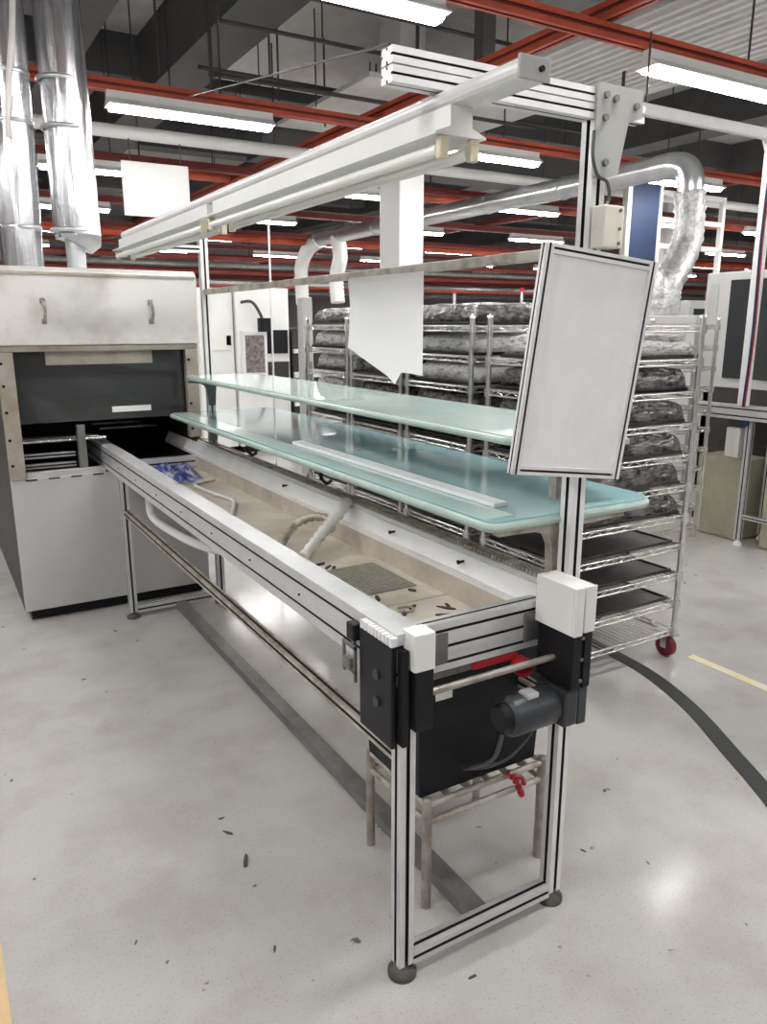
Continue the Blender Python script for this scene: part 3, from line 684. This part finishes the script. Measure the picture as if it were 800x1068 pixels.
for i, (y, _, _) in enumerate(rails):
    row = []
    for k in range(-2, 9):
        x = 1.2 + 2.68*k + (.13 if i == 1 else 0)
        if x < -5 or x > 22: continue
        a, c = Qx((x, y, 3.0)), Qx((x+1.2, y, 3.0))
        vis = c[0] > 2 and a[0] < 798 and max(a[1], c[1]) > 0 and a[0] > -900
        if not vis and y > 9: continue
        row.append((x, vis))
    nv = [x for x, v in row if v]
    for x, v in row:
        l = lamp0 if first else copy_tree(lamp0); first = False
        l.location = (x+.6, y-.02, 3.0)
        l['group'] = 'lit ceiling lamps in rows'
        if v:
            j = nv.index(x); o = ['leftmost'] + [q + ' from the left' for q in ('second', 'third', 'fourth', 'fifth', 'sixth', 'seventh', 'eighth', 'ninth', 'tenth', 'eleventh')]; o = o[j]
            l['label'] = 'lit fluorescent ceiling lamp, %s in the %s row of lamps' % (o, rown[i])
        else: l['label'] = 'lit fluorescent ceiling lamp beyond the edge of the picture'; l['group'] = 'ceiling lamps outside the picture'
# the next rows of ceiling lamps, behind and beside the camera
for y in (1.07, -1.38):
    for k in range(-2, 4):
        l = copy_tree(lamp0); l.location = (1.2 + 2.68*k + .6, y, 3.0)
        l['label'] = 'lit fluorescent ceiling lamp beyond the edge of the picture'; l['group'] = 'ceiling lamps outside the picture'

# rails along the hall and services
def simple(b, name, m, label, cat, group=None): return tag(b.build(name, m), label, cat, group)
simple(MB().ext('y', -1, 24, 3.53, 3.61, 3.21, 3.30, 1, 1, sl=.02, dp=.02), 'ceiling_rail', 'red_rail', 'red ceiling rail crossing over the nearest rail at top right', 'rail', 'red ceiling rails along the hall')
simple(MB().ext('y', 4, 24, 8.8, 8.88, 3.21, 3.30, 1, 1, sl=.02, dp=.02), 'ceiling_rail', 'red_dark', 'dark red ceiling rail running along the hall above the silver duct elbow', 'rail', 'red ceiling rails along the hall')
simple(MB().cyl((-3, 7.3, 3.15), (12, 7.3, 3.15), .055, 16), 'ceiling_pipe', 'white', 'white pipe crossing the ceiling above the blank hanging sign', 'pipe')
for i, (y, z, r, x0, x1) in enumerate(((6.57, 3.9, .018, 2.4, 7), (7.77, 3.9, .02, 2.6, 8), (5.93, 3.95, .018, 2.9, 6.5), (6.9, 3.6, .02, 2.4, 6.0))):
    simple(MB().cyl((x0, y, z), (x1, y, z), r, 8), 'service_pipe', 'rod', ['thin dark pipe near ceiling above the lamp beam, second farthest', 'thin dark pipe near ceiling, farthest of the thin pipes', 'thin dark pipe near ceiling just behind the top lamp', 'thin dark pipe hung low beneath the other thin pipes'][i], 'pipe', 'thin dark service pipes')
simple(MB().bbox(4.02, 5.25, 3.5, 4.14, 5.37, 4.8, .005), 'hanger_post', 'beam', 'dark steel post dropping from the ceiling above the overhead arm', 'post')
RD = random.Random(5)
for i in range(36):
    x = RD.uniform(1.9, 8.2); y = RD.uniform(5.2, 9.8)
    if 2.6 < x < 3.2: x += .62
    if 6.2 < x < 6.85: x += .7
    z0 = RD.choice([3.2, 3.6, 3.9, 3.9]); 
    simple(MB().cyl((x, y, z0), (x, y, 4.8), RD.choice([.007, .010, .016]), 6), 'hanger_rod', 'rod', 'thin dark hanger rod dropping from the ceiling', 'rod', 'hanger rods under the ceiling')
# red service pipes far away
RP = random.Random(9)
k = 0
far = ['brick red sprinkler pipe crossing the far ceiling']
for y, z in ((9.6, 3.28), (10.3, 3.4), (12.2, 3.3), (12.95, 2.95), (14.9, 3.2), (15.6, 2.85), (17.5, 3.0), (18.3, 2.75), (20.3, 2.9), (21.4, 2.6), (22.6, 2.9), (23.8, 2.5)):
    simple(MB().cyl((-6.99, y, z), (25.99, y, z), .06, 10), 'ceiling_pipe', 'red_dark' if k % 3 else 'red_rail', 'red sprinkler pipe crossing the far ceiling', 'pipe', 'red sprinkler pipes in the far ceiling'); k += 1
for y, z in ((11.6, 3.2), (16.0, 2.7), (19.8, 2.55), (22.0, 2.4)):
    simple(MB().box(-6.99, y, z, 25.99, y+.3, z+.08), 'ceiling_cable_tray', 'steel_dark', 'dark cable tray crossing the far ceiling', 'cable tray', 'cable trays in the far ceiling')
simple(MB().bbox(3.6, 8.7, 3.4, 9, 9.2, 3.85, .02), 'ceiling_air_duct', 'beam', 'dark rectangular air duct crossing above the long silver duct', 'duct')

# guy cord from overhead arm to rail
simple(MB().cyl((.80, 1.32, 2.04), (1.906, 5.93, 3.14), .003, 6), 'guy_cord', 'rod', 'thin grey cord rising from the overhead arm end to the red rail', 'cord')

# ------------------------------------------------------------------ horizontal duct with flexible drop
hdv = thing('ventilation_duct', 'long horizontal silver duct with flexible hose bending down behind the framed board', 'duct', (6.2, 8, 2.9))
MB().tube([(6.2, 5.25, 2.97), (6.2, 12.7, 2.97)], .11, 24).build('duct_body', 'galv', hdv)
for y in (6.6, 7.9, 9.3, 10.6): MB().tube([(6.2, y-.02, 2.97), (6.2, y-.008, 2.97), (6.2, y+.008, 2.97), (6.2, y+.02, 2.97)], [.112, .12, .12, .112], 24, caps=False).build('band', 'galv', hdv)
MB().tube(smooth_path([(6.2, 5.36, 2.97), (6.2, 5.18, 2.968), (6.205, 5.05, 2.93), (6.21, 4.99, 2.84), (6.21, 4.98, 2.70)], 6), .116, 24).build('elbow', 'galv', hdv)
P = smooth_path([(6.21, 4.98, 2.72), (6.22, 4.97, 2.5), (6.19, 4.95, 2.28), (6.05, 4.93, 2.05), (5.92, 4.91, 1.9), (5.90, 4.90, 1.74), (5.90, 4.90, 1.68), (5.90, 4.90, 1.622)], 7)
MB().tube(P, .135, 22, rf=lambda i, k: (1.05 if i % 2 else .94) + .09*noise.noise(Vector((k*.8, i*.7, 2)))).build('flexible_hose', 'foil_flex', hdv)
for i, y in enumerate((12.55, 11.9)):
    P = smooth_path([(6.2, y, 2.95), (6.2, y+.45 if i == 0 else y-.05, 2.85), (6.2, y+.75 if i == 0 else y-.1, 2.6), (6.2, y+.78 if i == 0 else y+.05, 2.3), (6.2, y+.75 if i == 0 else y, 1.9)], 14)
    MB().tube(P, .12, 16, rf=lambda i, k: 1.06 if i % 2 else .93).build('flexible_hose', 'white', hdv)
    MB().cyl((6.2, 6 + 4*i, 3.08), (6.2, 6+4*i, 4.15), .008, 6).build('hanger_rod', 'rod', hdv)

# ------------------------------------------------------------------ machines at the right
def cabinet(name, label, cat, x0, y0, x1, y1, z1, m='machine', group=None, win=None, side='x', extra=()):
    t = thing(name, label, cat, ((x0+x1)/2, (y0+y1)/2, 0), group)
    MB().box(x0+.04, y0+.04, 0, x1-.04, y1-.04, .08).build('plinth', 'black', t)
    MB().bbox(x0, y0, .08, x1, y1, z1, .012).build('body', m, t)
    def pan(u0, u1, v0, v1, nm, mm, th=.012, p=None):
        b = MB().bbox(x0-th, u0, v0, x0-.0005, u1, v1, .003) if side == 'x' else MB().bbox(u0, y0-th, v0, u1, y0-.0005, v1, .003)
        return b.build(nm, mm, t)
    for e in extra: pan(*e)
    return t
cabinet('inspection_machine', 'white machine with dark tall window at the right edge behind the table', 'machine', 5.3, 2.5, 6.5, 4.02, 1.93, 'machine', None, None, 'x',
        [(2.6, 3.80, 1.15, 1.87, 'window', 'dark_glass'), (2.6, 3.95, .25, 1.08, 'door', 'interior'), (3.9, 3.98, .3, 1.85, 'side_strip', 'grey_panel')])
cabinet('placement_machine', 'grey cabinet behind the racks with the flexible silver hose on top', 'machine', 5.45, 4.2, 6.7, 5.92, 1.62, 'machine', None, None, 'x',
        [(4.3, 4.75, 1.25, 1.56, 'panel', 'grey_panel'), (4.85, 5.8, .9, 1.5, 'window', 'dark_glass')])
cabinet('control_cabinet', 'narrow grey cabinet beside the white machine with dark window', 'cabinet', 5.9, 4.06, 6.3, 4.18, 1.85, 'grey_panel', None, None, 'x', [])
# long table in front
tb = thing('work_table', 'long grey work table with thick rail at the right edge', 'table', (5.15, 3.1, 0))
MB().ext('y', 1.9, 3.68, 4.88, 4.94, .90, 1.0, 1, 2, sl=.01).build('rail', 'alu', tb)
MB().bbox(4.94, 1.9, .93, 5.27, 3.68, .965, .004).build('table_top', 'grey_panel', tb)
for x, y in ((4.925, 3.27), (4.925, 2.0), (5.2, 3.27), (5.2, 2.0)):
    MB().ext('z', .04, .90, x-.022, x+.022, y-.022, y+.022).build('leg', 'alu', tb)
    MB().tube([(x,y,0),(x,y,.012),(x,y,.04)], [.03,.03,.01], 14).build('foot', 'white', tb)
MB().ext('y', 2.02, 3.25, 4.91, 4.94, .2, .23).build('brace', 'alu', tb)
MB().bbox(4.87, 3.25, .86, 4.8795, 3.31, .90, .003).build('clamp', 'blue_panel', tb)
MB().bbox(4.95, 3.36, .62, 5.0, 3.47, .83, .004).build('control_box', 'white', tb)
simple(MB().bbox(4.98, 2.6, .0, 5.25, 3.15, .52, .02), 'carton', 'box_card', 'beige carton on the floor under the right end of the work table', 'carton')
simple(MB().bbox(5.0, 3.34, .0, 5.28, 3.72, .60, .02), 'carton', 'box_card', 'taller beige carton under the work table beside the wire racks', 'carton')
# pole with boom and cables
pl = thing('cable_pole', 'pale pole with horizontal boom standing at the right edge behind the table', 'pole', (4.86, 3.3, 1.0))
MB().bbox(4.825, 3.275, 1.0005, 4.895, 3.325, 2.70, .008).build('upright', 'alu_white', pl)
MB().bbox(3.62, 3.28, 2.685, 4.895, 3.32, 2.75, .008).build('boom', 'alu_white', pl)
MB().prism([(4.835, 2.70), (4.835, 2.60), (4.77, 2.70)], 'y', 3.28, 3.32).build('corner_brace', 'alu_white', pl)
for x, m in ((4.80, 'blue_panel'), (4.815, 'red')): MB().tube(smooth_path([(x, 3.26, 1.001), (x+.01, 3.255, 1.5), (x, 3.262, 2.1), (x+.01, 3.262, 2.6)]), .008, 8).build('cable', m, pl)
MB().cyl((3.68, 3.3, 2.745), (3.68, 3.3, 3.11), .006, 6).build('hanger_rod', 'rod', pl)
# blue screen and white frame behind the duct
bp = thing('blue_screen', 'tall blue panel with pale edge posts behind the framed board', 'screen', (7.3, 6.48, 0))
MB().box(7.08, 6.46, 0.05, 7.54, 6.50, 3.17).build('panel', 'blue_panel', bp)
MB().bbox(7.01, 6.44, 0, 7.079, 6.52, 3.19, .005).build('edge_post', 'grey_panel', bp)
MB().bbox(7.541, 6.44, 0, 7.58, 6.52, 3.19, .005).build('edge_post', 'white', bp)
wf = thing('white_frame', 'white steel shelf frame with crossbars behind the flexible silver hose', 'frame', (8.4, 6.7, 0))
for x in (7.78, 9.0): MB().bbox(x-.03, 6.67, 0, x+.03, 6.73, 3.1, .005).build('upright', 'white', wf)
for z in (2.50, 2.80, 3.1): MB().bbox(7.8105, 6.675, z-.06, 8.9695, 6.725, z, .005).build('crossbar', 'white', wf)
# ------------------------------------------------------------------ machines far left of the racks
cabinet('machine_cabinet', 'plain white cabinet just right of the soldering machine in the distance', 'cabinet', 2.85, 9.0, 3.28, 9.9, 1.96, 'white', None, None, 'y',
        [(2.9, 3.23, 1.25, 1.7, 'door', 'white'), (3.18, 3.24, 1.3, 1.42, 'lock', 'black')])
w = cabinet('printing_machine', 'white machine with upright grey display below a pale hood in the distance', 'machine', 3.3, 8.95, 3.98, 9.9, 1.97, 'white', None, None, 'y',
        [(3.34, 3.66, .92, 1.47, 'display_frame', 'white', .06), (3.38, 3.62, .98, 1.42, 'display', 'screen', .07), (3.68, 3.95, 1.2, 1.48, 'opening', 'black', .02), (3.68, 3.95, .75, 1.1, 'drawer', 'interior', .03)])
MB().tube(smooth_path([(3.35, 8.9, 1.80), (3.45, 8.8, 1.80), (3.55, 8.8, 1.66), (3.6, 8.85, 1.54)]), .018, 8).build('monitor_arm', 'rod', w)
MB().bbox(3.52, 8.78, 1.46, 3.68, 8.84, 1.62, .01).build('monitor', 'black', w)
c2 = cabinet('feeder_cabinet', 'dark machine with pale shelves between the white machine and the farthest rack', 'machine', 4.0, 8.9, 4.4, 9.7, 1.5, 'interior', None, None, 'y',
        [(4.0, 4.36, .55, .62, 'ledge', 'white', .05), (4.0, 4.36, .9, .97, 'ledge', 'white', .05), (4.0, 4.36, 1.2, 1.25, 'ledge', 'white', .05)])
cabinet('machine_cabinet', 'slim blue grey cabinet standing just left of the farthest rack', 'cabinet', 3.21, 6.9, 3.32, 7.02, 1.8, 'grey_panel', None, None, 'y', [(3.23, 3.30, .6, 1.2, 'door', 'steel_dark')])
simple(MB().cyl((1.74, 4.15, 0), (1.74, 4.15, 2.21), .006, 8), 'conduit_pole', 'alu_white', 'thin pale vertical conduit pole left of the farthest rack', 'conduit')
labs = ['white machine beyond the racks, standing nearest the pillar', 'white machine beyond the racks, second from the pillar', 'grey machine beyond the racks, third from the pillar', 'white machine beyond the racks, fourth from the pillar', 'grey machine far behind the framed board', 'white machine far behind the framed board']
for i, (x0, y0, z1, m) in enumerate(((5.5, 9.2, 1.75, 'white'), (6.6, 8.9, 1.68, 'white'), (7.7, 8.7, 1.72, 'grey_panel'), (8.8, 8.5, 1.6, 'white'), (10.2, 8.0, 1.9, 'grey_panel'), (12.0, 8.0, 2.1, 'white'))):
    c = cabinet('assembly_machine', labs[i], 'machine', x0, y0, x0+1.0, y0+1.1, z1, m, 'assembly machines beyond the racks', None, 'y',
                [(x0+.1, x0+.9, 1.05, z1-.12, 'window', 'dark_glass'), (x0+.1, x0+.9, .3, .9, 'door', 'machine')])
    MB().cyl((x0+.2, y0+.5, z1), (x0+.2, y0+.5, z1+.35), .02, 8).build('signal_pole', 'alu', c)
    MB().cyl((x0+.2, y0+.5, z1+.3), (x0+.2, y0+.5, z1+.36), .035, 10).build('signal_light', ['box_card', 'red', 'red', 'yellow', 'red', 'white'][i], c)

# ------------------------------------------------------------------ world and view
w = bpy.data.worlds.new('world'); S.world = w; w.use_nodes = True
w.node_tree.nodes['Background'].inputs['Color'].default_value = (.5, .5, .5, 1); w.node_tree.nodes['Background'].inputs['Strength'].default_value = .05
S.view_settings.view_transform = 'Standard'; S.view_settings.look = 'None'; S.view_settings.gamma = 1.; S.view_settings.exposure = -.06
S.view_settings.use_curve_mapping = False
S.cycles.use_denoising = True; S.cycles.max_bounces = 8; S.cycles.diffuse_bounces = 4; S.cycles.glossy_bounces = 4; S.cycles.sample_clamp_indirect = 8
